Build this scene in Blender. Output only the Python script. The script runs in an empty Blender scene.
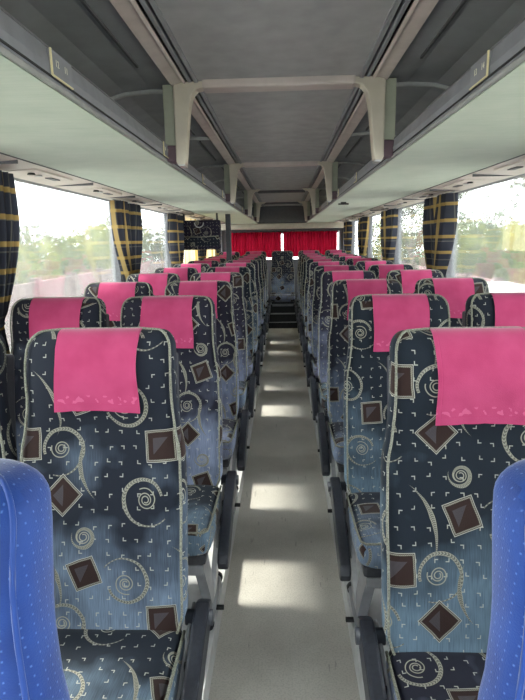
import bpy, bmesh, math, random
from mathutils import Vector, Matrix, Euler
random.seed(7)
C = bpy.context.scene.collection
SC = bpy.context.scene
R = math.radians

# ------------------------------------------------------------ camera
cam_d = bpy.data.cameras.new('camera')
cam = bpy.data.objects.new('camera', cam_d); C.objects.link(cam)
cam_d.sensor_fit = 'VERTICAL'; cam_d.sensor_height = 24.0; cam_d.sensor_width = 18.0
cam_d.lens = 526 / 700 * 24.0
cam_d.clip_start = 0.02; cam_d.clip_end = 400
cam.matrix_world = (Matrix.Translation((0.011, 0, 1.48)) @ Matrix.Rotation(R(2.38), 4, 'Z')
                    @ Matrix.Rotation(R(90 - 11.74), 4, 'X') @ Matrix.Rotation(R(-1.06), 4, 'Z'))
SC.camera = cam
# ------------------------------------------------------------ world, sun, exposure
w = bpy.data.worlds.new('world'); SC.world = w; w.use_nodes = True
wn = w.node_tree; wn.nodes.clear()
wo = wn.nodes.new('ShaderNodeOutputWorld'); wb = wn.nodes.new('ShaderNodeBackground')
sky = wn.nodes.new('ShaderNodeTexSky'); sky.sky_type = 'HOSEK_WILKIE'; sky.turbidity = 8; sky.ground_albedo = 0.5
sky.sun_direction = Vector((-1, .38, 1.34)).normalized()
wm = wn.nodes.new('ShaderNodeMix'); wm.data_type = 'RGBA'; wm.inputs[0].default_value = 0.8
wn.links.new(sky.outputs[0], wm.inputs[6]); wm.inputs[7].default_value = (0.93, 0.97, 1.0, 1)
wn.links.new(wm.outputs[2], wb.inputs[0]); wb.inputs[1].default_value = 6.0
wn.links.new(wb.outputs[0], wo.inputs[0])
sun_d = bpy.data.lights.new('sun', 'SUN'); sun = bpy.data.objects.new('sun', sun_d); C.objects.link(sun)
sun_d.energy = 17.0; sun_d.angle = R(6.0); sun_d.color = (1, .95, .86)
sun.rotation_euler = Vector((1, -.38, -1.34)).to_track_quat('-Z', 'Y').to_euler()
sun.location = (-8, 0, 10)
# daylight portals over the window bands and the windscreen: they add no light, they only guide the sampling of the sky
def portal(name, loc, direction, sx, sy):
    d = bpy.data.lights.new(name, 'AREA'); d.shape = 'RECTANGLE'; d.size = sx; d.size_y = sy
    d.cycles.is_portal = True
    o = bpy.data.objects.new(name, d); C.objects.link(o); o.location = loc
    o.rotation_euler = Vector(direction).to_track_quat('-Z', 'Z').to_euler(); return o
portal('portal_left', (-1.29, 4.6, 1.33), (1, 0, 0), 13.0, 1.0)
portal('portal_right', (1.29, 4.6, 1.33), (-1, 0, 0), 13.0, 1.0)
portal('portal_front', (0, -2.1, 1.3), (0, 1, 0), 2.4, 1.6)
vs = SC.view_settings
vs.view_transform = 'Standard'; vs.look = 'None'; vs.gamma = 1; vs.use_curve_mapping = False
vs.exposure = 1.2
SC.cycles.max_bounces = 10; SC.cycles.diffuse_bounces = 6; SC.cycles.transparent_max_bounces = 24
SC.cycles.sample_clamp_indirect = 6

# ------------------------------------------------------------ node helper
class NT:
    def __init__(s, name):
        s.mat = bpy.data.materials.new(name); s.mat.use_nodes = True
        s.t = s.mat.node_tree; s.t.nodes.clear()
        s.out = s.t.nodes.new('ShaderNodeOutputMaterial')
    def n(s, typ, ins=(), **kw):
        nd = s.t.nodes.new('ShaderNode' + typ)
        for k, v in kw.items(): setattr(nd, k, v)
        for i, v in (ins.items() if isinstance(ins, dict) else enumerate(ins)):
            s.set(nd.inputs[i], v)
        return nd
    def set(s, sock, v):
        if isinstance(v, bpy.types.NodeSocket): s.t.links.new(v, sock)
        elif v is not None:
            if isinstance(v, (tuple, list)) and len(v) == 3 and sock.type == 'RGBA': v = (*v, 1)
            sock.default_value = v
    def m(s, op, a, b=None, c=None, clamp=False):
        nd = s.n('Math', [a], operation=op, use_clamp=clamp)
        if b is not None: s.set(nd.inputs[1], b)
        if c is not None: s.set(nd.inputs[2], c)
        return nd.outputs[0]
    def v(s, op, a, b=None, c=None):
        nd = s.n('VectorMath', [a], operation=op)
        if b is not None: s.set(nd.inputs[1], b)
        if c is not None: s.set(nd.inputs[2], c)
        return nd.outputs[0]
    def xyz(s, a): return s.n('SeparateXYZ', [a]).outputs
    def comb(s, x, y, z=0.0): return s.n('CombineXYZ', [x, y, z]).outputs[0]
    def mix(s, f, a, b):
        nd = s.n('Mix', data_type='RGBA'); s.set(nd.inputs[0], f); s.set(nd.inputs[6], a); s.set(nd.inputs[7], b)
        return nd.outputs[2]
    def noise(s, vec, scale, detail=2.0, rough=.5):
        nd = s.n('TexNoise'); s.set(nd.inputs['Vector'], vec); nd.inputs['Scale'].default_value = scale
        nd.inputs['Detail'].default_value = detail; nd.inputs['Roughness'].default_value = rough
        return nd.outputs[0]
    def ramp(s, v, a, b, lo=0.0, hi=1.0):
        nd = s.n('MapRange', [v, a, b, lo, hi], clamp=True); return nd.outputs[0]
    def soft(s, wdt, d, e):          # 1 inside d<wdt, soft over e
        return s.m('DIVIDE', s.m('SUBTRACT', wdt, d), e, clamp=True)
    def finish(s, col, rough=.6, bump=None, strength=.3, dist=.002, spec=.4, sheen=0, metal=0, coat=0):
        b = s.n('BsdfPrincipled'); s.set(b.inputs['Base Color'], col); s.set(b.inputs['Roughness'], rough)
        b.inputs['Specular IOR Level'].default_value = spec; b.inputs['Metallic'].default_value = metal
        b.inputs['Sheen Weight'].default_value = sheen; b.inputs['Sheen Roughness'].default_value = .4
        b.inputs['Coat Weight'].default_value = coat
        if bump is not None:
            bp = s.n('Bump'); s.set(bp.inputs['Height'], bump); bp.inputs['Strength'].default_value = strength
            bp.inputs['Distance'].default_value = dist; s.t.links.new(bp.outputs[0], b.inputs['Normal'])
        s.t.links.new(b.outputs[0], s.out.inputs[0]); s.bsdf = b
        return s.mat

def simple(name, col, rough=.5, nscale=30, var=.12, bump=.1, spec=.4, metal=0, sheen=0):
    t = NT(name); tc = t.n('TexCoord').outputs['Object']
    nz = t.noise(tc, nscale, 3); k = t.ramp(nz, .3, .7, 1 - var, 1 + var)
    cc = t.v('SCALE', tuple(col)); t.t.links.new(k, cc.node.inputs[3])
    return t.finish(cc, rough, nz, bump, .002, spec, sheen, metal)

# ------------------------------------------------------------ upholstery with swirls, squares and ticks
def fabric_mat():
    t = NT('swirl_upholstery')
    uv = t.n('TexCoord').outputs['UV']
    rnd = t.n('ObjectInfo').outputs['Random']
    off = t.comb(t.m('MULTIPLY', rnd, 7.31), t.m('MULTIPLY', rnd, 4.77))
    p0 = t.v('ADD', uv, off)
    wob = t.n('TexNoise'); t.set(wob.inputs['Vector'], p0); wob.inputs['Scale'].default_value = 9
    p = t.v('ADD', p0, t.v('MULTIPLY', t.v('SUBTRACT', wob.outputs[1], (.5, .5, .5)), (.012, .012, 0)))
    PX, PY = .345, .43
    # ground: cloudy blend from near black navy to steel blue, lighter toward the lower part of the back
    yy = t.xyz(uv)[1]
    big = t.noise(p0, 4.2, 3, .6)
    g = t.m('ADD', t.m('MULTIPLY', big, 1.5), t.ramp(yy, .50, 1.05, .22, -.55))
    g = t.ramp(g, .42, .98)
    thr = t.n('TexNoise'); t.set(thr.inputs['Vector'], t.v('MULTIPLY', p0, (700, 18, 1))); thr.inputs['Scale'].default_value = 1
    thr = thr.outputs[0]
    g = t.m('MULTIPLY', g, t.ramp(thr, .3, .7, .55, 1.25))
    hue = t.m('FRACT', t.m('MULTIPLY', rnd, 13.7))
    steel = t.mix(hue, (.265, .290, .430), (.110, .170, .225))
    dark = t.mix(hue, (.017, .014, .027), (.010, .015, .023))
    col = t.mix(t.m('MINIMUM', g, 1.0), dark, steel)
    # ticks
    vo = t.n('TexVoronoi', voronoi_dimensions='2D'); t.set(vo.inputs['Vector'], p)
    vo.inputs['Scale'].default_value = 27; vo.inputs['Randomness'].default_value = .45
    d = t.v('SUBTRACT', p, vo.outputs['Position'])
    cx = t.xyz(vo.outputs['Color'])
    sx = t.m('SUBTRACT', t.m('MULTIPLY', t.m('GREATER_THAN', cx[0], .5), 2), 1)
    sy = t.m('SUBTRACT', t.m('MULTIPLY', t.m('GREATER_THAN', cx[1], .5), 2), 1)
    dx, dy, _ = t.xyz(d)
    box = t.m('MAXIMUM', t.m('ABSOLUTE', dx), t.m('ABSOLUTE', dy))
    diag = t.m('ADD', t.m('MULTIPLY', dx, sx), t.m('MULTIPLY', dy, sy))
    tick = t.m('MULTIPLY', t.soft(.0048, box, .0008), t.m('MAXIMUM', t.soft(-.0018, t.m('MULTIPLY', dx, sx), .0006), t.soft(-.0018, t.m('MULTIPLY', dy, sy), .0006)))
    cream = (.38, .38, .33); rope = (.27, .26, .21)
    col = t.mix(t.m('MULTIPLY', tick, .85), col, cream)
    hgt = tick
    # spirals with rope tails
    def local(cx_, cy_, rot, mir=False):
        q = t.n('VectorMath', [t.v('SUBTRACT', p, (cx_, cy_, 0)), (PX / 2, PY / 2, 1), (-PX / 2, -PY / 2, -1)], operation='WRAP').outputs[0]
        x, y, _ = t.xyz(q)
        if mir: x = t.m('MULTIPLY', x, -1)
        c, s_ = math.cos(rot), math.sin(rot)
        return (t.m('ADD', t.m('MULTIPLY', x, c), t.m('MULTIPLY', y, s_)),
                t.m('SUBTRACT', t.m('MULTIPLY', y, c), t.m('MULTIPLY', x, s_)))
    for (cx_, cy_, rot, mir, a0, grow, tmax) in (
            (.060, .335, .6, False, .0062, .56, 4.30), (.240, .230, 2.2, True, .0060, .54, 4.45),
            (.110, .110, 4.0, False, .0060, .57, 4.25), (.300, .020, 1.0, True, .0062, .55, 2.9)):
        x, y = local(cx_, cy_, rot, mir)
        r = t.m('SQRT', t.m('ADD', t.m('MULTIPLY', x, x), t.m('MULTIPLY', y, y)))
        th = t.m('FRACT', t.m('DIVIDE', t.m('ARCTAN2', y, x), 2 * math.pi))
        s_ = t.m('SUBTRACT', t.m('DIVIDE', t.m('LOGARITHM', t.m('DIVIDE', r, a0), math.e), grow), th)
        n_ = t.m('FLOOR', t.m('ADD', s_, .5))
        dist = t.m('MULTIPLY', t.m('MULTIPLY', t.m('ABSOLUTE', t.m('SUBTRACT', s_, n_)), grow), r)
        T = t.m('ADD', n_, th)
        lim = t.m('MULTIPLY', t.m('LESS_THAN', T, tmax), t.m('GREATER_THAN', T, 0.0))
        core = 2.7
        if tmax > 4:      # core curl, a gap, then the outer sweep of about one turn
            lim = t.m('MULTIPLY', lim, t.m('MAXIMUM', t.m('LESS_THAN', T, core), t.m('GREATER_THAN', T, tmax - .85)))
        wide = t.m('MULTIPLY', t.ramp(T, tmax - 1.3, tmax - .5, .0015, .0050), t.ramp(T, tmax - .35, tmax, 1.0, .10))
        if tmax > 4: wide = t.m('MAXIMUM', wide, .0016)
        band = t.m('MULTIPLY', t.soft(wide, dist, .0006), lim)
        tw = t.m('SINE', t.m('ADD', t.m('MULTIPLY', T, 260), t.m('MULTIPLY', dist, 900)))
        rimd = t.m('GREATER_THAN', dist, t.m('MULTIPLY', wide, .72))
        kk = t.m('MAXIMUM', t.ramp(tw, -.2, .5, .25, 1.0), rimd)
        kk = t.m('MAXIMUM', kk, t.m('LESS_THAN', T, tmax - 1.0))
        col = t.mix(band, col, t.mix(kk, (.05, .05, .05), rope))
        hgt = t.m('MAXIMUM', hgt, band)
    for (cx_, cy_, rot, R0, half) in ((.150, .330, .3, .085, 1.05), (.020, .190, 3.3, .075, 1.0)):
        x, y = local(cx_, cy_, rot)
        rr = t.m('SQRT', t.m('ADD', t.m('MULTIPLY', x, x), t.m('MULTIPLY', t.m('MULTIPLY', y, y), .55)))
        a_ = t.m('ABSOLUTE', t.m('ARCTAN2', y, x))
        wd = t.m('MULTIPLY', t.ramp(a_, 0, half, 1.0, 0.0), .0062)
        dd = t.m('ABSOLUTE', t.m('SUBTRACT', rr, R0))
        band = t.m('MULTIPLY', t.soft(wd, dd, .0006), t.m('LESS_THAN', a_, half))
        tw = t.m('SINE', t.m('ADD', t.m('MULTIPLY', y, 1500), t.m('MULTIPLY', dd, 900)))
        kk = t.m('MAXIMUM', t.ramp(tw, -.2, .5, .2, 1.0), t.m('GREATER_THAN', dd, t.m('MULTIPLY', wd, .7)))
        col = t.mix(band, col, t.mix(kk, (.04, .04, .04), rope)); hgt = t.m('MAXIMUM', hgt, band)
    # brown squares in rope frames
    for (cx_, cy_, rot, h) in ((.150, .240, .06, .033), (.245, .120, .785, .030), (.300, .360, .35, .030)):
        x, y = local(cx_, cy_, rot)
        b = t.m('MAXIMUM', t.m('ABSOLUTE', x), t.m('ABSOLUTE', y))
        inside = t.soft(h + .0065, b, .0006)
        dash = t.ramp(t.m('SINE', t.m('MULTIPLY', t.m('ADD', x, y), 1500)), -.3, .4, .35, 1.0)
        line = t.m('MULTIPLY', t.soft(.0012, t.m('ABSOLUTE', t.m('SUBTRACT', b, h + .0055)), .0006), 1)
        rp = t.soft(.0019, t.m('ABSOLUTE', t.m('SUBTRACT', b, h + .0015)), .0006)
        st = t.ramp(t.m('SINE', t.m('MULTIPLY', x, 2600)), -1, 1, .55, 1.3)
        tri = t.m('MULTIPLY', t.m('GREATER_THAN', t.m('SUBTRACT', y, x), 0), t.soft(h * .62, b, .001))
        brown = t.mix(tri, (.030, .016, .014), (.060, .052, .058))
        bs = t.v('SCALE', brown); t.t.links.new(st, bs.node.inputs[3])
        body = t.mix(rp, bs, t.mix(dash, (.06, .05, .05), rope))
        body = t.mix(line, body, cream)
        col = t.mix(inside, col, body)
        hgt = t.m('MAXIMUM', hgt, t.m('MULTIPLY', inside, .5))
    hgt = t.m('ADD', hgt, t.m('MULTIPLY', thr, .4))
    return t.finish(col, .85, hgt, .4, .0012, .18, .08)
M = {}
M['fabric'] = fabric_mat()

def blue_mat():
    t = NT('blue_velour'); uv = t.n('TexCoord').outputs['UV']
    x, y, _ = t.xyz(uv)
    fx = t.m('FRACT', t.m('MULTIPLY', x, 70)); row = t.m('FLOOR', t.m('MULTIPLY', x, 70))
    fy = t.m('FRACT', t.m('ADD', t.m('MULTIPLY', y, 85), t.m('MULTIPLY', row, .5)))
    dash = t.m('MULTIPLY', t.soft(.10, t.m('ABSOLUTE', t.m('SUBTRACT', fx, .5)), .06), t.soft(.14, t.m('ABSOLUTE', t.m('SUBTRACT', fy, .5)), .08))
    nz = t.noise(uv, 9, 3)
    fine = t.noise(uv, 420, 2)
    base = t.mix(t.ramp(nz, .35, .65), (.004, .027, .155), (.007, .043, .215))
    col = t.mix(t.m('MULTIPLY', dash, .55), base, (.10, .19, .46))
    return t.finish(col, .7, t.m('ADD', t.m('MULTIPLY', dash, .6), fine), .35, .0015, .35, .35)
M['blue'] = blue_mat()
def pink_mat():
    t = NT('pink_terry'); uv = t.n('TexCoord').outputs['Object']
    nz = t.noise(uv, 14, 3); fine = t.noise(uv, 480, 2)
    x, y, z = t.xyz(t.n('TexCoord').outputs['UV'])
    hem = t.soft(.0012, t.m('ABSOLUTE', t.m('SUBTRACT', t.m('ABSOLUTE', x), .096)), .0008)
    hem2 = t.soft(.0012, t.m('ABSOLUTE', t.m('SUBTRACT', y, .018)), .0008)
    fr = t.n('TexNoise'); t.set(fr.inputs['Vector'], t.comb(x, y)); fr.inputs['Scale'].default_value = 60
    emb = t.m('MULTIPLY', t.soft(.012, t.m('ABSOLUTE', t.m('SUBTRACT', y, .030)), .004), t.m('GREATER_THAN', fr.outputs[0], .56))
    base = t.mix(t.ramp(nz, .3, .7), (.36, .036, .112), (.425, .053, .145))
    col = t.mix(t.m('MULTIPLY', t.m('MAXIMUM', hem, hem2), .35), base, (.40, .03, .12))
    col = t.mix(t.m('MULTIPLY', emb, .25), col, (.85, .25, .42))
    return t.finish(col, .9, t.m('ADD', fine, t.m('MULTIPLY', hem, -1)), .4, .0012, .2, .3)
M['pink'] = pink_mat()
M['piping'] = simple('cream_piping', (.19, .19, .15), .7, 300, .5, .4)
M['bluepipe'] = simple('blue_piping', (.03, .12, .48), .7, 60, .1, .2)
M['plastic'] = simple('charcoal_plastic', (.030, .032, .040), .42, 60, .2, .08)
M['armpad'] = simple('armrest_plastic', (.022, .024, .032), .38, 90, .2, .12)
M['legmetal'] = simple('grey_painted_steel', (.24, .245, .26), .45, 20, .15, .05)
M['steel'] = simple('pale_steel', (.42, .42, .43), .35, 30, .15, .05, metal=.4)
M['sill'] = simple('white_sill', (.62, .62, .62), .5, 14, .12, .05)
M['ceil'] = simple('grey_headliner', (.36, .36, .37), .85, 12, .10, .15)
M['bar'] = simple('mauve_beige_trim', (.50, .44, .42), .5, 12, .08, .03)
M['bracket'] = simple('cream_bracket_plastic', (.50, .455, .385), .45, 12, .08, .03)
M['plate'] = simple('grey_green_plate', (.33, .35, .28), .55, 12, .08, .03)
M['rackshell'] = simple('dark_grey_shell', (.25, .26, .28), .62, 9, .10, .08)
M['rackline'] = simple('shell_edge', (.09, .09, .10), .6, 30, .1, .02)
M['rib'] = simple('shell_rib', (.36, .37, .38), .6, 30, .1, .02)
M['lip'] = simple('slate_rail', (.20, .205, .235), .45, 20, .10, .04)
M['lipline'] = simple('pale_rail_line', (.22, .22, .22), .5, 20, .10, .04)
M['lamp'] = simple('lamp_panel_plastic', (.56, .50, .46), .5, 8, .08, .03)
M['maroon'] = simple('maroon_cap', (.10, .06, .08), .5, 20, .10, .04)
M['service'] = simple('beige_service_strip', (.58, .52, .48), .5, 8, .08, .03)
M['black'] = simple('matte_black', (.012, .012, .014), .5, 30, .1, .05)
M['white'] = simple('print_white', (.75, .72, .6), .5, 30, .05, .02)
M['wall'] = simple('wall_carpet', (.20, .20, .22), .9, 60, .15, .2)
M['gold'] = simple('brass_edge', (.70, .62, .38), .35, 30, .05, .02)

def felt():
    t = NT('pale_green_felt'); tc = t.n('TexCoord').outputs['Object']
    nz = t.noise(tc, 5, 4, .6); st = t.noise(t.v('MULTIPLY', tc, (2, 26, 2)), 3, 3); fine = t.noise(tc, 500, 2)
    f = t.m('ADD', t.m('MULTIPLY', nz, .6), t.m('MULTIPLY', st, .4))
    col = t.mix(t.ramp(f, .35, .65), (.37, .455, .38), (.46, .53, .45))
    return t.finish(col, .9, fine, .3, .001, .2, .2)
M['felt'] = felt()
def lino():
    t = NT('aisle_lino'); tc = t.n('TexCoord').outputs['Object']
    nz = t.noise(tc, 5, 4, .65); sp = t.noise(tc, 160, 2)
    f = t.ramp(nz, .3, .7)
    col = t.mix(f, (.53, .50, .45), (.64, .61, .555))
    scuff = t.m('GREATER_THAN', t.noise(t.v('MULTIPLY', tc, (40, 6, 1)), 1, 4), .68)
    col = t.mix(t.m('MULTIPLY', scuff, .35), col, (.14, .13, .12))
    col = t.mix(t.m('MULTIPLY', t.ramp(sp, .45, .65), .25), col, (.17, .165, .16))
    return t.finish(col, t.ramp(nz, .3, .7, .5, .7), sp, .08, .001, .4)
M['lino'] = lino()
def glass():
    t = NT('dusty_window_glass'); tc = t.n('TexCoord').outputs['Object']
    nz = t.noise(tc, 3.0, 4, .65)
    tr = t.n('BsdfTransparent', [(.94, .96, .95, 1)])
    df = t.n('BsdfTranslucent', [(.9, .92, .92, 1)]); d2 = t.n('BsdfDiffuse', [(.85, .87, .86, 1)])
    gl = t.n('BsdfGlossy', [(1, 1, 1, 1), .03])
    m0 = t.n('MixShader', [.4, df.outputs[0], d2.outputs[0]])
    m1 = t.n('MixShader', [t.ramp(nz, .3, .7, .04, .09), tr.outputs[0], m0.outputs[0]])
    fr = t.n('Fresnel', [1.45])
    m2 = t.n('MixShader', [t.m('MULTIPLY', fr.outputs[0], .8), m1.outputs[0], gl.outputs[0]])
    t.t.links.new(m2.outputs[0], t.out.inputs[0]); return t.mat
M['glass'] = glass()
def clear_glass():
    t = NT('clear_windscreen_glass')
    tr = t.n('BsdfTransparent', [(.95, .97, .96, 1)]); gl = t.n('BsdfGlossy', [(1, 1, 1, 1), .02])
    m2 = t.n('MixShader', [.05, tr.outputs[0], gl.outputs[0]])
    t.t.links.new(m2.outputs[0], t.out.inputs[0]); return t.mat
M['windscreen'] = clear_glass()
def cloth(name, f):
    t = NT(name); uv = t.n('TexCoord').outputs['UV']; x, y, _ = t.xyz(uv)
    col = f(t, x, y)
    b = t.n('BsdfDiffuse', [col]); tl = t.n('BsdfTranslucent', [col])
    m = t.n('MixShader', [.35, b.outputs[0], tl.outputs[0]])
    t.t.links.new(m.outputs[0], t.out.inputs[0]); return t.mat
def plaid(t, x, y):
    def band(c, per, ph, wd):
        fr = t.m('FRACT', t.m('ADD', t.m('DIVIDE', c, per), ph))
        return t.soft(wd, t.m('ABSOLUTE', t.m('SUBTRACT', fr, .5)), .02)
    a = band(y, .11, 0, .11); b = band(y, .13, .32, .035)
    c = band(x, .30, .1, .07); d = band(x, .15, .4, .03)
    col = t.mix(t.m('MAXIMUM', t.m('MULTIPLY', b, .5), t.m('MULTIPLY', d, .5)), (.040, .043, .058), (.20, .19, .16))
    col = t.mix(t.m('MULTIPLY', a, .75), col, (.40, .27, .09))
    col = t.mix(t.m('MULTIPLY', c, .8), col, (.40, .28, .11))
    return col
M['plaid'] = cloth('plaid_curtain_cloth', plaid)
M['cream'] = cloth('cream_curtain_cloth', lambda t, x, y: t.mix(t.soft(.14, t.m('ABSOLUTE', t.m('SUBTRACT', t.m('FRACT', t.m('DIVIDE', x, .24)), .5)), .03), (.78, .66, .42), (.55, .36, .12)))
M['red'] = cloth('red_curtain_cloth', lambda t, x, y: t.mix(t.noise(t.comb(x, y), 12, 2), (.23, .004, .016), (.31, .008, .030)))

# ------------------------------------------------------------ mesh helpers
def obj(name, bm, mat, parent=None, smooth=False, angle=None):
    me = bpy.data.meshes.new(name); bm.normal_update()
    if smooth:
        for f in bm.faces: f.smooth = True
        if angle is not None:
            for e in bm.edges:
                if len(e.link_faces) == 2 and e.calc_face_angle(0) > angle: e.smooth = False
    bm.to_mesh(me); bm.free()
    if mat: me.materials.append(mat)
    o = bpy.data.objects.new(name, me); C.objects.link(o)
    if parent: o.parent = parent
    return o
def thing(name, label, cat, loc=(0, 0, 0), group=None):
    o = bpy.data.objects.new(name, None); C.objects.link(o); o.location = loc
    o.empty_display_size = .05
    o['label'] = label; o['category'] = cat
    if group: o['group'] = group
    return o
def tag(o, label, cat, group=None):
    o['label'] = label; o['category'] = cat
    if group: o['group'] = group
    return o
def struct(name, bm, mat, smooth=False):
    o = obj(name, bm, mat, None, smooth); o['kind'] = 'structure'; return o
def box(bm, x0, x1, y0, y1, z0, z1, bev=0, mtx=None):
    r = bmesh.ops.create_cube(bm, size=1)
    vs_ = r['verts']
    for v in vs_:
        v.co = Vector(((x0 + x1) / 2 + v.co.x * (x1 - x0), (y0 + y1) / 2 + v.co.y * (y1 - y0), (z0 + z1) / 2 + v.co.z * (z1 - z0)))
    if mtx: bmesh.ops.transform(bm, matrix=mtx, verts=vs_)
    if bev:
        es = list({e for v in vs_ for e in v.link_edges})
        bmesh.ops.bevel(bm, geom=es, offset=bev, segments=2, affect='EDGES', profile=.6)
    return bm
def nb(): return bmesh.new()
def tube(bm, pts, r, n=8, closed=False, caps=True):
    pts = [Vector(p) for p in pts]; rings = []; L = len(pts)
    up = Vector((0.13, .21, .97)).normalized()
    for i, p in enumerate(pts):
        a = pts[(i - 1) % L] if (i or closed) else p; b = pts[(i + 1) % L] if (i < L - 1 or closed) else p
        d = (b - a).normalized(); s = d.cross(up)
        if s.length < .05: s = d.cross(Vector((1, 0, 0)))
        s.normalize(); q = s.cross(d); rr = r[i] if isinstance(r, (list, tuple)) else r
        rings.append([bm.verts.new(p + rr * (math.cos(2 * math.pi * k / n) * s + math.sin(2 * math.pi * k / n) * q)) for k in range(n)])
    for i in range(L if closed else L - 1):
        A, B = rings[i], rings[(i + 1) % L]
        for k in range(n): bm.faces.new((A[k], A[(k + 1) % n], B[(k + 1) % n], B[k]))
    if caps and not closed:
        bm.faces.new(rings[0][::-1]); bm.faces.new(rings[-1])
    return bm
def prism(bm, prof, y0, y1, plane='xz', bev=0):
    if plane == 'xz': f = lambda a, b, y: (a, y, b)
    else: f = lambda a, b, y: (y, a, b)          # profile in yz, extruded along x
    A = [bm.verts.new(f(a, b, y0)) for a, b in prof]; B = [bm.verts.new(f(a, b, y1)) for a, b in prof]
    n = len(prof); fs = [bm.faces.new(A), bm.faces.new(B[::-1])]
    for i in range(n): fs.append(bm.faces.new((A[i], B[i], B[(i + 1) % n], A[(i + 1) % n])))
    bmesh.ops.recalc_face_normals(bm, faces=fs)
    if bev:
        es = list({e for f_ in fs for e in f_.edges})
        bmesh.ops.bevel(bm, geom=es, offset=bev, segments=2, affect='EDGES', profile=.6)
    return bm
def boxuv(bm, uoff=0.0, voff=0.0):
    bm.normal_update(); uv = bm.loops.layers.uv.verify()
    for f in bm.faces:
        n = f.normal; ax = max(range(3), key=lambda i: abs(n[i]))
        for l in f.loops:
            c = l.vert.co
            if ax == 0: l[uv].uv = (c.y + .53 + uoff, c.z + voff)
            elif ax == 1: l[uv].uv = (c.x + uoff, c.z + voff)
            else: l[uv].uv = (c.x + uoff, c.y + 1.10 + voff)
def dup(root, loc, label=None, group=None):
    r = root.copy(); C.objects.link(r); r.location = loc
    if label: r['label'] = label
    if group: r['group'] = group
    for ch in list(root.children):
        c = ch.copy(); C.objects.link(c); c.parent = r
        for g in list(ch.children):
            d = g.copy(); C.objects.link(d); d.parent = c
    return r
def lerp(tab, z):
    if z <= tab[0][0]: return tab[0][1]
    for (a, va), (b, vb) in zip(tab, tab[1:]):
        if z <= b:
            k = (z - a) / (b - a); k = k * k * (3 - 2 * k); return va + (vb - va) * k
    return tab[-1][1]

# ------------------------------------------------------------ the coach body
YB, YF = 10.9, -2.0
ZC, XC = 2.10, .326          # centre ceiling
ZU, XL, XG, XW = 1.803, .456, .976, 1.227
YR0, YR1 = -1.6, 10.3        # racks
POD = .07
struct('floor', box(nb(), -.27, .27, YF, 8.93, -.05, 0), M['lino'])
struct('floor_left', box(nb(), -1.25, -.30, YF, YB, -.05, POD), M['wall'])
struct('floor_right', box(nb(), .30, 1.25, YF, YB, -.05, POD), M['wall'])
for i, s in enumerate((-1, 1)):
    b = nb(); prism(b, [(s * .250, 0), (s * .252, POD + .015), (s * .42, POD + .016), (s * .43, POD), (s * .30, POD), (s * .30, -.03), (s * .25, -.03)], YF, 8.93, bev=.003)
    struct('trim_%d' % (i + 1), b, M['sill'])
    sd = 'left' if s < 0 else 'right'
    b = nb(); X0, X1 = sorted((s * 1.225, s * 1.30))
    box(b, X0, X1, YF, YB, -.05, .86)
    box(b, X0, X1, YF, YB, 1.79, 2.30)
    for py in (-1.95, .35, 2.20, 4.05, 5.90, 7.75, 9.60, 10.85):
        box(b, X0 + (0 if s > 0 else .02), X1 - (.02 if s > 0 else 0), py - .05, py + .05, .86, 1.79)
    struct('wall_' + sd, b, M['wall'])
k = 1
PY = [-1.95, .35, 2.20, 4.05, 5.90, 7.75, 9.60, 10.85]
for s in (-1, 1):
    for a, b_ in zip(PY, PY[1:]):
        X0, X1 = sorted((s * 1.262, s * 1.268))
        struct('window_%d' % k, box(nb(), X0, X1, a + .05, b_ - .05, .86, 1.79), M['glass']); k += 1
b = nb(); box(b, -1.3, 1.3, YB, YB + .08, -.05, 1.10); box(b, -1.3, 1.3, YB, YB + .08, 1.61, 2.30)
box(b, -1.3, -1.14, YB, YB + .08, 1.10, 1.61); box(b, 1.14, 1.3, YB, YB + .08, 1.10, 1.61)
struct('wall_rear', b, M['rackline'])
struct('window_%d' % k, box(nb(), -1.14, 1.14, YB + .03, YB + .036, 1.10, 1.61), M['glass']); k += 1
b = nb(); box(b, -1.3, 1.3, YF - .08, YF, -.05, .55); box(b, -1.3, 1.3, YF - .08, YF, 2.0, 2.30)
box(b, -1.3, -1.2, YF - .08, YF, .55, 2.0); box(b, 1.2, 1.3, YF - .08, YF, .55, 2.0)
struct('wall_front', b, M['plastic'])
struct('window_%d' % k, box(nb(), -1.2, 1.2, YF - .045, YF - .039, .55, 2.0), M['windscreen']); k += 1
# ceiling: centre panel, outer skin
b = nb(); box(b, -XC, XC, YF, YB, ZC, ZC + .02); box(b, -1.3, 1.3, YF - .08, YB + .08, 2.24, 2.30)
struct('ceiling', b, M['ceil'])
# dark slots and pale rails beside the centre panel
tn = 3
for s in (-1, 1):
    b = nb(); prism(b, [(s * x, z) for x, z in ((XC, ZC), (XC, ZC + .05), (.372, ZC + .05), (.372, ZC - .002), (.366, ZC - .002), (.366, ZC + .028), (XC + .008, ZC + .028), (XC + .008, ZC))], YF, YR1)
    struct('trim_%d' % tn, b, M['black']); tn += 1
    b = nb(); prism(b, [(s * x, z) for x, z in ((.366, ZC + .02), (.366, ZC - .006), (.374, ZC - .012), (.378, ZC - .004), (.412, ZC - .012), (.424, ZC - .014), (.424, ZC + .02))], YF, YR1)
    struct('trim_%d' % tn, b, M['bar']); tn += 1
    b = nb(); prism(b, [(s * x, z) for x, z in ((XC - .012, ZC + .01), (XC - .010, ZC - .006), (XC + .004, ZC - .008), (XC + .006, ZC + .01))], YF, YR1)
    struct('trim_%d' % tn, b, M['rackshell']); tn += 1
    b = nb(); box(b, *sorted((s * .341, s * .358)), YF, YR1, ZC - .004, ZC + .03, .004); struct('trim_%d' % tn, b, M['rackshell']); tn += 1
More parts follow.
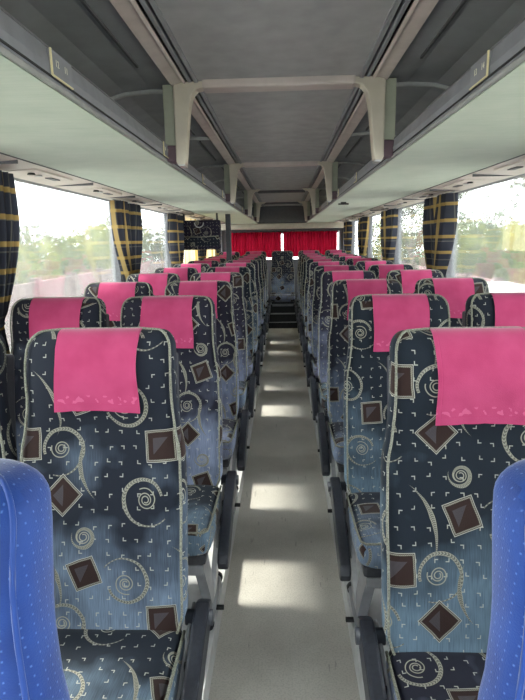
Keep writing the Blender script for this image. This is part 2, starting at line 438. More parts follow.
# cross bars
for y, m_ in ((2.26, 'bar'), (4.50, 'bar'), (6.95, 'rackline'), (9.10, 'rackline')):
    b = nb(); box(b, -.30, .30, y - .045, y + .045, ZC - .03, ZC + .01, .01)
    struct('trim_%d' % tn, b, M[m_]); tn += 1
# rear bulkhead between the racks and the pale beam under it
struct('trim_%d' % tn, box(nb(), -.47, .47, 10.05, 10.2, 1.80, ZC + .02, .01), M['rackline']); tn += 1
struct('trim_%d' % tn, box(nb(), -1.22, 1.22, 10.32, 10.8, 1.70, 1.80, .02), M['bracket']); tn += 1

# ------------------------------------------------------------ luggage racks
BY = [2.26, 4.50, 6.75, 8.95]
def text_mesh(s, size):
    cu = bpy.data.curves.new('t', 'FONT'); cu.body = s; cu.size = size; cu.align_x = 'CENTER'; cu.align_y = 'CENTER'; cu.extrude = .0003
    to = bpy.data.objects.new('t', cu); C.objects.link(to); bpy.context.view_layer.update()
    me = bpy.data.meshes.new_from_object(to.evaluated_get(bpy.context.evaluated_depsgraph_get()))
    bpy.data.objects.remove(to); return me
nums = {-1: [('12', '11'), ('16', '15'), ('20', '19'), ('24', '23'), ('28', '27'), ('32', '31'), ('36', '35'), ('40', '39')],
        1: [('14', '13'), ('18', '17'), ('22', '21'), ('26', '25'), ('30', '29'), ('34', '33'), ('38', '37'), ('42', '41')]}
for s, sd in ((-1, 'left'), (1, 'right')):
    t = thing('luggage_rack', 'long overhead luggage rack along the %s side, grey shell with pale green underside' % sd, 'luggage rack', (0, 0, 1.8), 'overhead luggage racks')
    T = Matrix.Translation((0, 0, -1.8))
    def part(name, b, m, par=t, smooth=False):
        bmesh.ops.transform(b, matrix=T, verts=b.verts); return obj(name, b, M[m], par, smooth)
    # shell: roof and back, curved, with thickness
    prof = [(.424, 2.10), (.53, 2.105), (.64, 2.095), (.75, 2.06), (.85, 2.00), (.915, 1.92), (.945, 1.82)]
    outer = [(.975, 1.82), (.945, 1.93), (.875, 2.02), (.77, 2.085), (.64, 2.12), (.53, 2.13), (.424, 2.13)]
    b = nb(); prism(b, [(s * x, z) for x, z in prof + outer], YR0, YR1); part('shell', b, 'rackshell')
    for y in [q + d for q in [0] + BY for d in (.10, 1.12)]:
        b = nb(); tube(b, [(s * x, y - .10 * (i / 6) ** 2, z - .003) for i, (x, z) in enumerate(prof)], .012, 6); part('rib', b, 'rib', smooth=True)
        b = nb(); box(b, *sorted((s * .50, s * .508)), y + .12, y + .92, 2.096, 2.106); part('seam', b, 'rackline')
    b = nb(); prism(b, [(s * x, z) for x, z in ((XL + .012, 1.812), (XG, 1.812), (XG, ZU + .003), (XL + .012, ZU + .003))], YR0, YR1); part('rack_floor', b, 'rackshell')
    b = nb(); box(b, *sorted((s * (XL + .012), s * XG)), YR0, YR1, ZU - .004, ZU + .004, 0); part('underside_panel', b, 'felt')
    b = nb(); prism(b, [(s * x, z) for x, z in ((XL, ZU + .006), (XL - .003, ZU + .03), (XL + .004, ZU + .066), (XL + .012, ZU + .072), (XL + .022, ZU + .066), (XL + .02, ZU + .006))], YR0, YR1); part('front_rail', b, 'lip')
    b = nb(); tube(b, [(s * (XL + .003), YR0, ZU + .0), (s * (XL + .003), YR1, ZU + .0)], .006, 8); part('lower_moulding', b, 'lipline', smooth=True)
    b = nb(); tube(b, [(s * (XL - .002), YR0, ZU + .011), (s * (XL - .002), YR1, ZU + .011)], .0025, 6); part('moulding_line', b, 'black', smooth=True)
    b = nb(); tube(b, [(s * (XL + .006), YR0, ZU + .068), (s * (XL + .006), YR1, ZU + .068)], .0035, 6); part('upper_moulding', b, 'rackline', smooth=True)
    for y in (YR0 + .01, YR1 - .01):
        b = nb(); prism(b, [(s * x, z) for x, z in [(XL, ZU), (XL, ZU + .07)] + prof[0:] + [(XG, ZU)]], y - .01, y + .01); part('end_panel', b, 'rackshell')
    for y in BY:
        bl = [(.418, 2.09), (.418, 1.80), (.410, 1.785), (.380, 1.790), (.374, 1.84), (.366, 1.92), (.358, 1.99), (.346, 2.045), (.326, 2.070), (.285, 2.078), (.255, 2.10), (.40, 2.10)]
        b = nb(); prism(b, [(s * x, z) for x, z in bl], y - .03, y + .03, bev=.006); br = part('bracket', b, 'bracket', smooth=False)
        b = nb(); box(b, *sorted((s * .418, s * .463)), y - .012, y + .045, 1.866, 2.095, .004); part('bracket_plate', b, 'plate')
        b = nb(); box(b, *sorted((s * .412, s * .458)), y - .025, y + .05, 1.802, 1.864, .006); part('bracket_foot', b, 'maroon')
        b = nb(); box(b, *sorted((s * .382, s * .408)), y - .034, y + .034, 1.783, 1.789, .001); part('bracket_cap', b, 'steel')
    # seat number plates on the rail
    py0 = 1.19 if s < 0 else 1.29
    for i in range(8):
        y = py0 + 1.02 * i
        b = nb(); box(b, *sorted((s * (XL - .0055), s * (XL + .002))), y - .055, y + .055, ZU + .014, ZU + .062); pl = part('number_plate', b, 'lip')
        pl['label'] = 'small dark plate with two seat numbers'
        b = nb(); box(b, *sorted((s * (XL - .0085), s * (XL - .005))), y - .058, y - .054, ZU + .012, ZU + .062)
        box(b, *sorted((s * (XL - .0085), s * (XL - .005))), y - .054, y + .05, ZU + .011, ZU + .014); part('plate_edge', b, 'gold', pl)
        for j, tx in enumerate(nums[s][i]):
            me = text_mesh(tx, .019); me.materials.append(M['white'])
            o = bpy.data.objects.new('seat_number', me); C.objects.link(o); o.parent = pl
            o.location = (s * (XL - .0062), y - .025 + .045 * j, ZU + .040 - 1.8)
            o.rotation_euler = (R(90), 0, R(-90 if s > 0 else 90))
    # clip under the right rack
    if s > 0:
        b = nb(); box(b, .52, .57, 4.78, 4.81, 1.775, 1.80, .006); tube(b, [(.50, 4.795, 1.782), (.59, 4.795, 1.782)], .008, 8)
        o = part('coat_hook', b, 'black')
    # service strip
    sv = thing('service_panel', 'pale beige strip with reading lamps above the %s windows' % sd, 'overhead panel', (0, 0, 1.8), 'beige strips under the racks')
    def sp(name, b, m, par=sv, smooth=False):
        bmesh.ops.transform(b, matrix=T, verts=b.verts); return obj(name, b, M[m], par, smooth)
    b = nb(); prism(b, [(s * x, z) for x, z in ((XG + .003, ZU - .002), (1.224, 1.786), (1.224, 1.80), (XG + .003, 1.812))], YR0, YR1 + .4); sp('strip', b, 'service')
    b = nb(); box(b, *sorted((s * (XG - .003), s * (XG + .003))), YR0, YR1, ZU - .007, ZU); sp('edge_seam', b, 'rackline')
    def zs(x): return ZU - .002 - (x - XG) / .25 * .015
    for i in range(11):
        y = .86 + .82 * i
        b = nb(); box(b, *sorted((s * 1.03, s * 1.15)), y - .20, y + .20, zs(1.15) - .0015, zs(1.03) - .0005); lp = sp('lamp_panel', b, 'lamp')
        for dy in (-.12, -.05):
            b = nb(); bmesh.ops.create_cone(b, cap_ends=True, segments=14, radius1=.018, radius2=.014, depth=.008, matrix=Matrix.Translation((s * 1.09, y + dy, zs(1.15) - .005))); sp('reading_lamp', b, 'black' if dy < -.1 else 'steel', lp, False)
        b = nb(); box(b, *sorted((s * 1.075, s * 1.105)), y + .05, y + .15, zs(1.15) - .006, zs(1.15)); sp('air_vent', b, 'rackline', lp)
        b = nb(); box(b, *sorted((s * 1.0, s * 1.21)), y + .40, y + .403, zs(1.21) - .001, zs(1.0)); sp('panel_joint', b, 'rackline')

# ------------------------------------------------------------ seats
ZT = 1.262
WT = [(.50, .196), (.57, .213), (.80, .214), (.95, .210), (1.04, .196), (1.09, .190), (1.18, .190), (ZT, .186)]
def yfront(z):
    y = -(ZT - z) * .215
    y -= .016 * math.exp(-((z - .72) / .13) ** 2)
    y -= .018 * math.exp(-((z - 1.17) / .07) ** 2)
    return y + .010
def thick(z): return lerp([(.5, .10), (.8, .105), (1.05, .085), (1.17, .10), (ZT, .085)], z)
def back_rings():
    rings = []; zs_ = []
    for i in range(5):
        a = i / 5 * math.pi / 2; zs_.append((.50 - .0 + .03 * (1 - math.cos(a)) - .0, .03 * (1 - math.sin(a))))
    z = .53
    while z < ZT - .05: zs_.append((z, 0)); z += .03
    for i in range(8):
        a = i / 7 * math.pi / 2; zs_.append((ZT - .042 + .042 * math.sin(a), .042 * (1 - math.cos(a))))
    return zs_
def make_back(tm=1.0):
    b = nb(); N = 48; prev = None; pipe = []
    for z, ins in back_rings():
        w_ = lerp(WT, z) - ins * (.8 if tm == 1 else 1.3); tk = thick(z) * tm - ins * 1.5; yc = yfront(z) + thick(z) * tm / 2
        ring = []
        for k in range(N):
            a = 2 * math.pi * k / N
            c, s_ = math.cos(a), math.sin(a)
            e = 2 / 5.5
            x = w_ * math.copysign(abs(c) ** e, c); y = tk / 2 * math.copysign(abs(s_) ** (2 / 3.2), s_)
            if s_ < 0:
                q = abs(x) / w_
                y += .014 * (1 - q * q) * (0 if z > 1.07 else 1) * (1 if ins == 0 else .3)
            ring.append(b.verts.new((x, yc + y, z)))
        if prev:
            for k in range(N): b.faces.new((prev[k], prev[(k + 1) % N], ring[(k + 1) % N], ring[k]))
        else: b.faces.new(ring[::-1])
        prev = ring
        pipe.append((z, w_, yc - tk / 2, tk))
    b.faces.new(prev)
    boxuv(b); return b, pipe
bb, PIPE = make_back()
def pipe_path(off=0.0):
    L = []
    for z, w_, yf, tk in PIPE[3:]:
        L.append((w_ * .955 + .002, yf + tk * .10, z + .001))
    top = L[-1]
    path = [(-x, y, z) for x, y, z in L] + [(top[0] * f, top[1] + .004, top[2] + .003) for f in (-.7, -.35, 0, .35, .7)] + L[::-1]
    return path
def cushion_bm():
    b = nb(); nx, N = 0, 40; prev = None
    secs = 22
    for i in range(secs + 1):
        u = i / secs; y = -.51 + .41 * u                           # front .. rear
        e = min(u, 1 - u) * secs; f = min(1, math.sin(min(e, 3) / 3 * math.pi / 2) * .35 + .65) if e < 3 else 1
        w_ = .213 * (1 if e >= 3 else .93 + .07 * math.sin(e / 3 * math.pi / 2)); h = .13 * f
        zc = .475 + .02 * (1 - u) - .01 * math.sin(u * math.pi) ; ring = []
        for k in range(N):
            a = 2 * math.pi * k / N; c, s_ = math.cos(a), math.sin(a)
            x = w_ * math.copysign(abs(c) ** (2 / 6), c); z = h / 2 * math.copysign(abs(s_) ** (2 / 3.5), s_)
            if s_ > 0: z -= .008 * (1 - (x / w_) ** 2)
            ring.append(b.verts.new((x, y, zc + z)))
        if prev:
            for k in range(N): b.faces.new((prev[k], ring[k], ring[(k + 1) % N], prev[(k + 1) % N]))
        else: b.faces.new(ring)
        prev = ring
    b.faces.new(prev[::-1]); bmesh.ops.recalc_face_normals(b, faces=b.faces[:]); boxuv(b); return b
def make_seat(kind, side, label, loc, group, fab='fabric'):
    t = thing('coach_seat', label, 'seat', loc, group)
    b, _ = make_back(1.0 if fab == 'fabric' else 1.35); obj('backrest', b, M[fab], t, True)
    b = nb(); tube(b, pipe_path(), .0034, 6); obj('piping', b, M['piping' if fab == 'fabric' else 'blue'], t, True)
    b = nb()
    ys = [(.56, .02), (.80, .0), (1.05, -.0), (1.19, .0)]
    prof = [(yfront(z) + thick(z) + .004 - .03, z) for z in (.46, .6, .8, 1.0, 1.1, 1.2)] + [(yfront(z) + thick(z) + .022, z) for z in (1.19, 1.05, .85, .6, .46)]
    prism(b, prof, -.185, .185, 'yz', .008)
    if fab != 'fabric': bmesh.ops.transform(b, matrix=Matrix.Translation((0, .035, -.06)) @ Matrix.Diagonal((.85, 1, .97, 1)), verts=b.verts)
    obj('back_shell', b, M['plastic'], t)
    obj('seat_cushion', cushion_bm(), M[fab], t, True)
    b = nb(); cp = [(.208, -.13), (.209, -.30), (.209, -.41), (.205, -.485), (.19, -.502)]
    pts = [(-x, y, .515 + .04 * (-y)) for x, y in cp] + [(x, y, .515 + .04 * (-y)) for x, y in cp[::-1]]
    tube(b, pts, .004, 6); obj('cushion_piping', b, M['piping' if fab == 'fabric' else 'blue'], t, True)
    b = nb(); box(b, -.19, .19, -.46, -.04, .385, .425, .012); obj('seat_pan', b, M['plastic'], t)
    for yy in (-.44, -.14): obj('cross_tube', box(nb(), -.18, .18, yy - .02, yy + .02, .345, .385, .006), M['legmetal'], t)
    s = side
    if kind == 'aisle':
        # sheet-steel V leg to the podium edge
        b = nb()
        def strut(p0, p1, w0, w1, th):
            p0, p1 = Vector(p0), Vector(p1); d = (p1 - p0).normalized(); xx = Vector((1, 0, 0)); n_ = d.cross(xx).normalized()
            vv = []
            for p, w_ in ((p0, w0), (p1, w1)):
                for a, c in ((-1, -1), (1, -1), (1, 1), (-1, 1)): vv.append(b.verts.new(p + xx * a * th / 2 + n_ * c * w_ / 2))
            fs = [b.faces.new(vv[0:4]), b.faces.new(vv[7:3:-1])] + [b.faces.new((vv[i], vv[4 + i], vv[4 + (i + 1) % 4], vv[(i + 1) % 4])) for i in range(4)]
            bmesh.ops.recalc_face_normals(b, faces=fs)
        strut((s * -.150, -.36, .37), (s * -.172, -.28, POD + .04), .10, .07, .035); obj('leg', b, M['legmetal'], t)
        b = nb(); strut((s * -.195, -.09, .40), (s * -.178, -.26, POD + .05), .06, .07, .02); obj('leg', b, M['steel'], t)
        b = nb(); tube(b, [(s * -.178, -.40, POD + .042), (s * -.178, -.14, POD + .042)], .020, 10); ft = obj('foot_rail', b, M['legmetal'], t, True)
        b = nb(); tube(b, [(s * -.178, -.415, POD + .042), (s * -.178, -.395, POD + .042)], .024, 10); obj('end_cap', b, M['black'], ft, True); b = nb(); tube(b, [(s * -.178, -.145, POD + .042), (s * -.178, -.125, POD + .042)], .024, 10)
        obj('end_cap', b, M['black'], ft, True)
        b = nb(); tube(b, [(s * -.19, -.30, POD + .03), (s * -.225, -.30, POD + .03)], .010, 8)
        obj('fixing_bolt', b, M['black'], ft, True)
        # side cover and armrest
        b = nb(); prism(b, [(-.03, .53), (-.12, .52), (-.34, .43), (-.36, .39), (-.30, .37), (-.06, .39)], *sorted((s * -.222, s * -.212)), 'yz', .004); sc_ = obj('side_cover', b, M['legmetal'], t)
        b = nb(); box(b, *sorted((s * -.228, s * -.221)), -.30, -.24, .44, .465, .002); box(b, *sorted((s * -.232, s * -.221)), -.215, -.205, .44, .50, .002); obj('recline_lever', b, M['black'], sc_)
        arm = [(-.03, .540), (-.07, .560), (-.14, .548), (-.28, .500), (-.40, .446), (-.445, .422), (-.460, .392), (-.448, .362), (-.41, .358), (-.28, .410), (-.12, .470), (-.04, .495)]
        b = nb(); prism(b, arm, *sorted((s * -.228, s * -.266)), 'yz', .009); ar = obj('armrest', b, M['armpad'], t)
        b = nb(); tube(b, [(s * -.205, -.085, .525), (s * -.275, -.085, .525)], .020, 14); obj('pivot', b, M['plastic'], ar, True)
    else:
        b = nb(); box(b, s * .12 - .02, s * .12 + .02, -.36, -.28, POD, .36, .004); obj('leg', b, M['legmetal'], t)
        b = nb(); box(b, *sorted((s * .20, s * .222)), -.40, -.10, .36, .46, .004); obj('wall_mount', b, M['legmetal'], t)
    return t
def make_cover(loc, label, group, seed, drop=.200, w=.103, skew=0.0):
    rn = random.Random(seed); b = nb(); nx, path = 14, []
    z = ZT - drop
    e = .006
    zz = ZT - drop
    n1 = 16
    for i in range(n1 + 1):
        q = i / n1; z = ZT - drop + (drop - .035) * q; path.append((yfront(z) - e, z))
    tk = .085
    yc = yfront(ZT) + tk / 2
    for i in range(1, 8):
        a = math.pi * i / 8; path.append((yc - (tk / 2 + e) * math.cos(a), ZT - .035 + (.035 + e) * math.sin(a) ** .7))
    for i in range(5):
        z = ZT - .035 - .02 * i; path.append((yfront(z) + thick(z) + .004 + e + .004 * i, z))
    grid = []; L = 0; uvl = b.loops.layers.uv.verify(); uvd = {}
    ph = [rn.uniform(0, 6.3) for _ in range(6)]
    for j, (y, z) in enumerate(path):
        if j: L += math.hypot(y - path[j - 1][0], z - path[j - 1][1])
        row = []
        free = max(0, 1 - L / .12)
        for i in range(nx + 1):
            u = i / nx * 2 - 1
            wob = free * (.004 * math.sin(5 * u + ph[0]) + .003 * math.sin(9 * u + ph[1] + 20 * z)) + .0015 * math.sin(40 * z + ph[2] + 3 * u)
            x = u * (w + .002 * math.sin(30 * z + ph[3]) + free * .003) + skew * free
            v = b.verts.new((x, y - abs(wob) * .8 - .001, z - free * .004 * math.sin(2 * u + ph[4]))); uvd[v] = (u * w, L); row.append(v)
        grid.append(row)
    for j in range(len(grid) - 1):
        for i in range(nx): b.faces.new((grid[j][i], grid[j][i + 1], grid[j + 1][i + 1], grid[j + 1][i]))
    for f in b.faces:
        for l in f.loops: l[uvl].uv = uvd[l.vert]
    bmesh.ops.recalc_face_normals(b, faces=b.faces[:])
    bmesh.ops.solidify(b, geom=b.faces[:], thickness=.0035)
    o = obj('headrest_cover', b, M['pink'], None, True, 1.0); o.location = loc
    return tag(o, label, 'headrest cover', group)

ORD = ['first', 'second', 'third', 'fourth', 'fifth', 'sixth', 'seventh', 'eighth', 'ninth', 'tenth']
protos = {}; covers = {}
SG, CG = 'patterned coach seats', 'pink headrest covers'
XA, XWN = .455, .905
YL0, YR_0, RP = 1.275, 1.215, .80
PINKW = .103
for s, sd, y0 in ((-1, 'left', YL0), (1, 'right', YR_0)):
    for kind, xx in (('aisle', XA), ('window', XWN)):
        for i in range(10):
            y = y0 + RP * i
            if i == 0: lab = 'swirl-patterned %s seat %s of the aisle, row right behind the blue seats' % (kind, sd)
            else: lab = 'swirl-patterned seat by the %s on the %s of the aisle, %s patterned row back' % (kind, sd, ORD[i])
            loc = (s * xx, y, 0)
            if i == 0: protos[s, kind] = make_seat(kind, s, lab, loc, SG)
            else: dup(protos[s, kind], loc, lab, SG)
            cl = 'pink cover on the %s-side headrest %s of the aisle, %s row' % (kind, sd, ORD[i] if i else 'nearest')
            if i == 9: cl = cl.replace('tenth row', 'last row before rear bench')
            dx = random.uniform(-.006, .006) * (1 if i else 0)
            if i == 0 and s > 0 and kind == 'aisle': make_cover((.468, y, 0), cl, CG, 99, .208, .106, .004)
            elif i < 4: make_cover((s * xx + dx, y, 0), cl, CG, i * 7 + s + (3 if kind == 'aisle' else 0), random.uniform(.19, .205), .103)
            else:
                if (s, kind) not in covers: covers[s, kind] = make_cover((s * xx + dx, y, 0), cl, CG, 50 + s)
                else:
                    c = covers[s, kind].copy(); C.objects.link(c); c.location = (s * xx + dx, y, 0); c['label'] = cl; covers[s, kind] = c
# rear bench row on a raised step
b = nb(); box(b, -1.22, 1.22, 8.93, YB, -.05, .26, 0); struct('floor_rear', b, M['black'])
b = nb(); box(b, -.30, .30, 8.905, 8.932, .245, .263, .004); box(b, -.27, .27, 8.915, 8.932, .10, .112, .002); struct('trim_%d' % tn, b, M['steel']); tn += 1
RN = ['far left end', 'second from the left', 'centre', 'second from the right', 'far right end']
for i, x in enumerate((-.94, -.47, 0, .47, .94)):
    r = dup(protos[-1, 'window'], (x, 9.42, 0.03), 'patterned rear bench seat, %s of the five' % RN[i], 'rear bench seats')
    if i != 2:
        c = covers[1, 'window'].copy(); C.objects.link(c); c.location = (x, 9.42, 0.03)
        c['label'] = 'pink cover on the rear bench seat, %s of the five' % RN[i]; c['group'] = 'rear bench covers'
tag(obj('bench_plinth', box(nb(), -1.15, 1.15, 8.975, 9.04, .261, .40, .006), M['black'], None), 'black plinth under the rear bench seats at the end of the aisle', 'seat base')
# blue front seats
make_seat('window', -1, 'bright blue velour seat at the lower left corner, nearest the camera', (-.452, .485, -.030), 'blue front seats', 'blue')
make_seat('window', 1, 'bright blue velour seat at the lower right corner, nearest the camera', (.440, .50, -.034), 'blue front seats', 'blue')

# ------------------------------------------------------------ curtains
def side_curtain(s, y0, y1, ztop, ztie, zbot, label, group, mat='plaid', xpos=1.165, yb=None, seed=0, tie=True, tw=.16):
    rn = random.Random(seed); b = nb(); uvl = b.loops.layers.uv.verify(); uvd = {}
    nu, nz = 72, 40; yc = (y0 + y1) / 2; W0 = (y1 - y0) / 2; grid = []
    yb = yc if yb is None else yb; ph = rn.uniform(0, 6)
    for j in range(nz + 1):
        z = ztop + (zbot - ztop) * j / nz
        if not tie: f = 1; cen = yc
        elif z > ztie:
            q = (ztop - z) / (ztop - ztie); f = (.86 + .30 * math.sin(min(1, q * 1.6) * math.pi / 2 )) * (1 - max(0, (q - .30) / .70) ** 1.4 * (1 - tw)); cen = yc + (yb - yc) * q ** 2
            f *= .95
        else:
            q = (ztie - z) / max(.01, ztie - zbot); f = tw + .35 * math.sqrt(q) * .6; cen = yb
        row = []
        for i in range(nu + 1):
            u = i / nu * 2 - 1
            amp = .036 if tie else .022
            x = xpos + amp * math.sin(u * 15 + ph + .6 * math.sin(z * 4)) * (1 if f > .3 else .9) - (.02 * (1 - u * u) * f if tie else 0)
            y = cen + u * W0 * f + .008 * math.sin(u * 15 + z * 5)
            v = b.verts.new((s * x, y, z)); uvd[v] = (u * .42 + seed * .07, z); row.append(v)
        grid.append(row)
    for j in range(nz):
        for i in range(nu): b.faces.new((grid[j][i], grid[j][i + 1], grid[j + 1][i + 1], grid[j + 1][i]))
    for f in b.faces:
        for l in f.loops: l[uvl].uv = uvd[l.vert]
    t = thing('window_curtain', label, 'curtain', (s * xpos, yb, zbot), group)
    bmesh.ops.transform(b, matrix=Matrix.Translation((-s * xpos, -yb, -zbot)), verts=b.verts)
    obj('cloth', b, M[mat], t, True)
    if tie:
        b = nb(); pts = [(.032 * math.cos(a) , (W0 * tw + .012) * math.sin(a), ztie - zbot + .004 * math.sin(2 * a)) for a in [2 * math.pi * k / 20 for k in range(20)]]
        tube(b, pts, .011, 6, closed=True); obj('tie_band', b, M[mat], t, True)
    b = nb(); tube(b, [(0, y0 - yb, ztop - zbot + .004), (0, y1 - yb, ztop - zbot + .004)], .005, 6); obj('rail', b, M['steel'], t, True)
    return t
for s, sd in ((-1, 'left'), (1, 'right')):
    for n_, y in enumerate((2.20, 4.05, 5.90, 7.75, 9.60)):
        if n_ == 0 and s < 0: y = 2.02
        for m_, (a, c, yb) in enumerate(((y - .33, y - .02, y - .045), (y + .02, y + .33, y + .045))):
            side_curtain(s, a, c, 1.775, 1.165, .80, 'plaid navy and gold tied curtain, %s half, %s window post %s of the coach' % (('nearer', 'farther')[m_], ORD[n_], sd), 'tied plaid side curtains', seed=n_ * 3 + m_ + (7 if s > 0 else 0), yb=yb, tw=.20)
side_curtain(-1, 8.1, 9.2, 1.775, 1, .80, 'cream and gold curtain drawn flat across the left rear window', 'drawn side curtains', 'cream', tie=False, seed=31)
side_curtain(-1, 6.3, 7.35, 1.775, 1, .80, 'cream and gold curtain drawn across the left window beyond the fabric panel', 'drawn side curtains', 'cream', tie=False, seed=32)

# red rear curtains
for i, (a, c, lab) in enumerate(((-1.10, -.02, 'left half of the red pleated curtains over the rear window'), (.02, 1.10, 'right half of the red pleated curtains over the rear window'))):
    b = nb(); uvl = b.loops.layers.uv.verify(); uvd = {}; grid = []
    for j in range(13):
        z = 1.645 - .50 * j / 12; row = []
        for q in range(161):
            x = a + (c - a) * q / 160
            v = b.verts.new((x, .026 * math.sin(q / 160 * 115 + .4 * math.sin(z * 9 + q * .05)) * (1 - .3 * math.sin(q * .21)), z)); uvd[v] = (x, z); row.append(v)
        grid.append(row)
    for j in range(12):
        for q in range(160): b.faces.new((grid[j][q], grid[j][q + 1], grid[j + 1][q + 1], grid[j + 1][q]))
    for f in b.faces:
        for l in f.loops: l[uvl].uv = uvd[l.vert]
    o = obj('rear_curtain', b, M['red'], None, True); o.location = (0, 10.80, 0); tag(o, lab, 'curtain', 'red rear window curtains')
struct('trim_%d' % tn, box(nb(), -.012, .012, 10.84, 10.86, 1.12, 1.61), M['steel']); tn += 1
b = nb(); tube(b, [(-1.15, 10.80, 1.655), (1.15, 10.80, 1.655)], .008, 8); tag(obj('curtain_rail', b, M['black'], None, True), 'dark rod above the red rear curtains', 'curtain rail')
struct('trim_%d' % tn, box(nb(), 1.12, 1.145, 10.80, 10.83, 1.1, 1.66), M['sill']); tn += 1

# upholstered panel hanging under the left rack
t = thing('upholstered_panel', 'dark swirl-patterned upholstered panel hanging below the left rack beside the window', 'panel', (-.925, 6.1, 1.39))
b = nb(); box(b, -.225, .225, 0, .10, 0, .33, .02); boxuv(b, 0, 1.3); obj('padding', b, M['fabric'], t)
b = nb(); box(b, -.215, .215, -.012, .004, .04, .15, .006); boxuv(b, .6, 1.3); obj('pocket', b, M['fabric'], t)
b = nb(); tube(b, [(-.21, -.012, .150), (-.1, -.016, .146), (0, -.018, .143), (.1, -.016, .147), (.21, -.012, .152)], .005, 6); obj('pocket_piping', b, M['piping'], t, True)
b = nb(); tube(b, [(.05 * math.cos(a) + -.01, -.008, .30 + .05 * math.sin(a)) for a in [math.pi + math.pi * k / 12 for k in range(13)]], .006, 6); obj('handle', b, M['steel'], t, True)
b = nb(); box(b, -.20, -.18, .03, .07, .32, .41); box(b, .18, .20, .03, .07, .32, .41); obj('hanger', b, M['black'], t)
t = thing('partition_post', 'dark upright post between the upholstered panel and the aisle', 'post', (-.64, 6.45, POD))
b = nb(); box(b, -.03, .03, -.03, .03, 0, ZU - POD - .005, .006); obj('post', b, M['plastic'], t)
b = nb(); box(b, -.045, .045, -.045, .045, 0, .02, .004); obj('base_flange', b, M['legmetal'], t)

# ------------------------------------------------------------ outside
def ground_mat():
    t = NT('dry_ground'); tc = t.n('TexCoord').outputs['Object']
    return t.finish(t.mix(t.ramp(t.noise(tc, .4, 4), .3, .7), (.16, .16, .12), (.21, .20, .165)), .95, t.noise(tc, 8, 3), .3, .02)
M['ground'] = ground_mat()
def leaf_mat(name, a, b_):
    t = NT(name); tc = t.n('TexCoord').outputs['Object']
    col = t.mix(t.ramp(t.noise(tc, 3.0, 3), .35, .65), a, b_)
    d = t.n('BsdfDiffuse', [col]); tl = t.n('BsdfTranslucent', [col]); m = t.n('MixShader', [.4, d.outputs[0], tl.outputs[0]])
    t.t.links.new(m.outputs[0], t.out.inputs[0]); return t.mat
M['leafA'] = leaf_mat('bright_leaves', (.07, .095, .016), (.20, .22, .04))
M['leafB'] = leaf_mat('green_leaves', (.038, .06, .018), (.095, .12, .03))
M['bark'] = simple('bark', (.12, .095, .07), .9, 6, .3, .6)
M['fence'] = simple('red_brick_fence', (.135, .085, .085), .9, 3, .25, .2)
M['carwhite'] = simple('car_white_paint', (.8, .8, .8), .25, 5, .03, .0)
M['cardark'] = simple('car_window_tint', (.02, .025, .03), .1, 5, .1, .0)
struct('ground', box(nb(), -60, 60, -30, 80, -1.5, -1.4), M['ground'])
b = nb(); box(b, -8.15, -8.0, 2, 50, -1.4, .30)
for i in range(17): box(b, -8.2, -7.92, 2 + i * 3 - .12, 2 + i * 3 + .12, -1.4, .42)
tag(obj('boundary_wall', b, M['fence']), 'dusty red boundary wall outside the left windows', 'wall')
b = nb(); box(b, 7.5, 7.65, 4, 50, -1.4, -.05)
for i in range(16): box(b, 7.44, 7.71, 4 + i * 3 - .12, 4 + i * 3 + .12, -1.4, .05)
tag(obj('boundary_wall', b, M['fence']), 'dusty reddish low wall outside the right windows, below the shrubs', 'wall')
def bush_mesh(seed, n=2600, mat='leafA'):
    rn = random.Random(seed); b = nb()
    lobes = [(Vector((rn.uniform(-.75, .75), rn.uniform(-.75, .75), rn.uniform(.25, .75))), rn.uniform(.30, .5)) for _ in range(14)]
    for _ in range(n):
        c, r = rn.choice(lobes); d = Vector((rn.gauss(0, 1), rn.gauss(0, 1), rn.gauss(0, 1))).normalized()
        p = c + d * r * rn.uniform(.75, 1.0)
        if p.z < 0: p.z = -p.z * .3
        sz = rn.uniform(.03, .06); e = Euler((rn.uniform(0, 6), rn.uniform(0, 6), rn.uniform(0, 6))).to_matrix()
        q = [p + e @ Vector(v) * sz for v in ((-1, 0, 0), (0, -.5, .15), (1, 0, 0), (0, .5, .15))]
        b.faces.new([b.verts.new(v) for v in q])
    return b
bushes = []
for k_, mat in enumerate(('leafA', 'leafB', 'leafA')):
    b = bush_mesh(k_ + 3, 3200, mat); me = bpy.data.meshes.new('foliage'); b.to_mesh(me); b.free(); me.materials.append(M[mat]); bushes.append(me)
bt = nb(); tube(bt, [(0, 0, 0), (.02, .01, .3), (.0, .03, .6)], [.05, .04, .02], 8)
for a in (0, 2, 4): tube(bt, [(0, .01, .25), (.2 * math.cos(a), .2 * math.sin(a), .5), (.35 * math.cos(a), .35 * math.sin(a), .75)], [.03, .02, .01], 6)
mt = bpy.data.meshes.new('trunk'); bt.to_mesh(mt); bt.free(); mt.materials.append(M['bark'])
def bush(x, y, sx, h, mi, label, grp, z=-1.4):
    t = thing('leafy_tree', label, 'tree', (x, y, z), grp)
    t.rotation_euler.z = random.uniform(0, 6); sx *= .9; t.scale = (sx, sx, h)
    f = bpy.data.objects.new('foliage', bushes[mi]); C.objects.link(f); f.parent = t
    f = bpy.data.objects.new('trunk', mt); C.objects.link(f); f.parent = t
    return t
LP = [(-11.5, 9, 1.9, 2.6, 1), (-12.5, 13, 2.2, 2.9, 0), (-10.8, 16, 2.0, 2.5, 0), (-13, 19, 2.5, 3.3, 1), (-11.2, 22.5, 2.3, 2.9, 0), (-13, 27, 2.6, 3.6, 1), (-11.3, 31, 2.6, 3.2, 0), (-13, 37, 3.0, 3.9, 0), (-11, 44, 3.2, 3.8, 1), (-15, 50, 4, 5.0, 0)]
PLC = ['nearest of them', 'second nearest', 'third nearest', 'fourth nearest', 'fifth nearest', 'sixth nearest', 'seventh nearest', 'eighth nearest', 'second farthest', 'farthest of them']
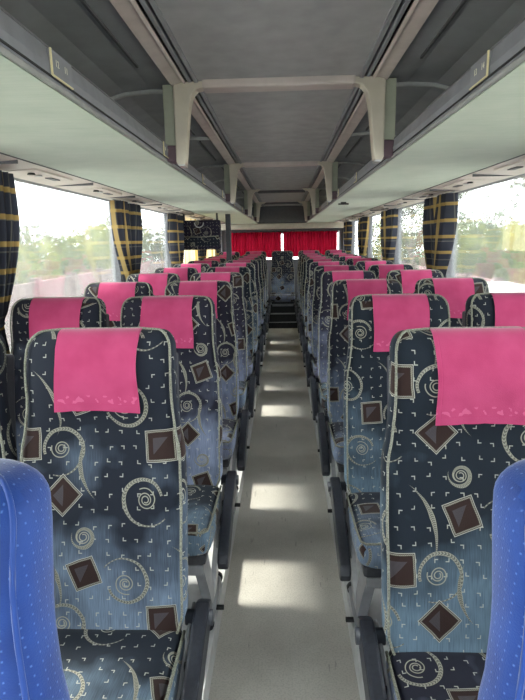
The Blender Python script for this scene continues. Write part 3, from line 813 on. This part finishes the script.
for i, (x, y, sx, h, mi) in enumerate(LP):
    bush(x, y, sx, h, mi, 'sunlit leafy tree behind the red wall outside the left windows, %s' % PLC[i], 'trees beyond the left windows')
RPt = [(10.0, 12.5, 2.0, 2.7, 0), (10.5, 16.3, 2.1, 3.0, 2), (10.2, 20, 2.1, 2.8, 0), (11.5, 23.5, 2.4, 3.5, 2), (10, 27, 2.6, 3.3, 0), (12, 33, 3.0, 4.0, 1), (9, 40, 3.2, 4.0, 0)]
for i, (x, y, sx, h, mi) in enumerate(RPt):
    bush(x, y, sx, h, mi, 'bright leafy shrub outside the right windows, %s' % PLC[i], 'shrubs beyond the right windows')
# tall branching tree on the right
def tall_tree(x, y, label, seed, H=5.2):
    rn = random.Random(seed); t = thing('tall_tree', label, 'tree', (x, y, -1.4), 'tall trees beyond the right windows'); b = nb(); lf = nb()
    tips = []
    def br(p, d, L, r, dep):
        pts = [p]; 
        for k_ in range(4):
            d = (d + Vector((rn.gauss(0, .12), rn.gauss(0, .12), rn.gauss(0, .06)))).normalized(); p = p + d * L / 4; pts.append(p)
        tube(b, pts, [r * (1 - .13 * i) for i in range(5)], 6)
        if dep == 0: tips.append(p); return
        for _ in range(3): br(p, (d + Vector((rn.uniform(-.9, .9), rn.uniform(-.9, .9), rn.uniform(-.35, .5)))).normalized(), L * .66, r * .5, dep - 1)
        tips.append(pts[2])
    br(Vector((0, 0, 0)), Vector((0, 0, 1)), H * .42, .16, 3)
    for tp in tips:
        for _ in range(75):
            p = tp + Vector((rn.gauss(0, .30), rn.gauss(0, .30), rn.gauss(0, .22))); sz = rn.uniform(.05, .09)
            e = Euler((rn.uniform(0, 6), rn.uniform(0, 6), rn.uniform(0, 6))).to_matrix()
            lf.faces.new([lf.verts.new(p + e @ Vector(v) * sz) for v in ((-1, 0, 0), (0, -.5, .1), (1, 0, 0), (0, .5, .1))])
    obj('trunk', b, M['bark'], t, True); obj('foliage', lf, M['leafB'], t)
tall_tree(6.6, 9.6, 'tall branching tree outside the right windows, close to the coach', 5, 6.4)
tall_tree(6.0, 23.5, 'tall branching tree outside the right windows, farther back', 11, 5.6)
# parked white car
t = thing('parked_car', 'white car parked outside the right window behind the seats', 'car', (6.3, 15.6, -1.4)); 
b = nb(); prism(b, [(-2.1, .28), (-2.12, .75), (-1.5, .95), (-.8, 1.05), (1.5, 1.05), (2.1, .95), (2.12, .35)], -.85, .85, 'yz', .05); obj('body', b, M['carwhite'], t)
b = nb(); prism(b, [(-1.0, 1.03), (-.45, 1.46), (1.2, 1.48), (1.85, 1.03)], -.74, .74, 'yz', .05); cb = obj('cabin', b, M['carwhite'], t)
b = nb(); prism(b, [(-.86, 1.07), (-.42, 1.40), (1.12, 1.41), (1.62, 1.07)], -.755, .755, 'yz', .01); obj('side_glass', b, M['cardark'], cb)
for sx in (-1, 1):
    for yy in (-1.3, 1.35):
        b = nb(); tube(b, [(sx * .68, yy, .31), (sx * .88, yy, .31)], .31, 20); obj('wheel', b, M['black'], t, True)
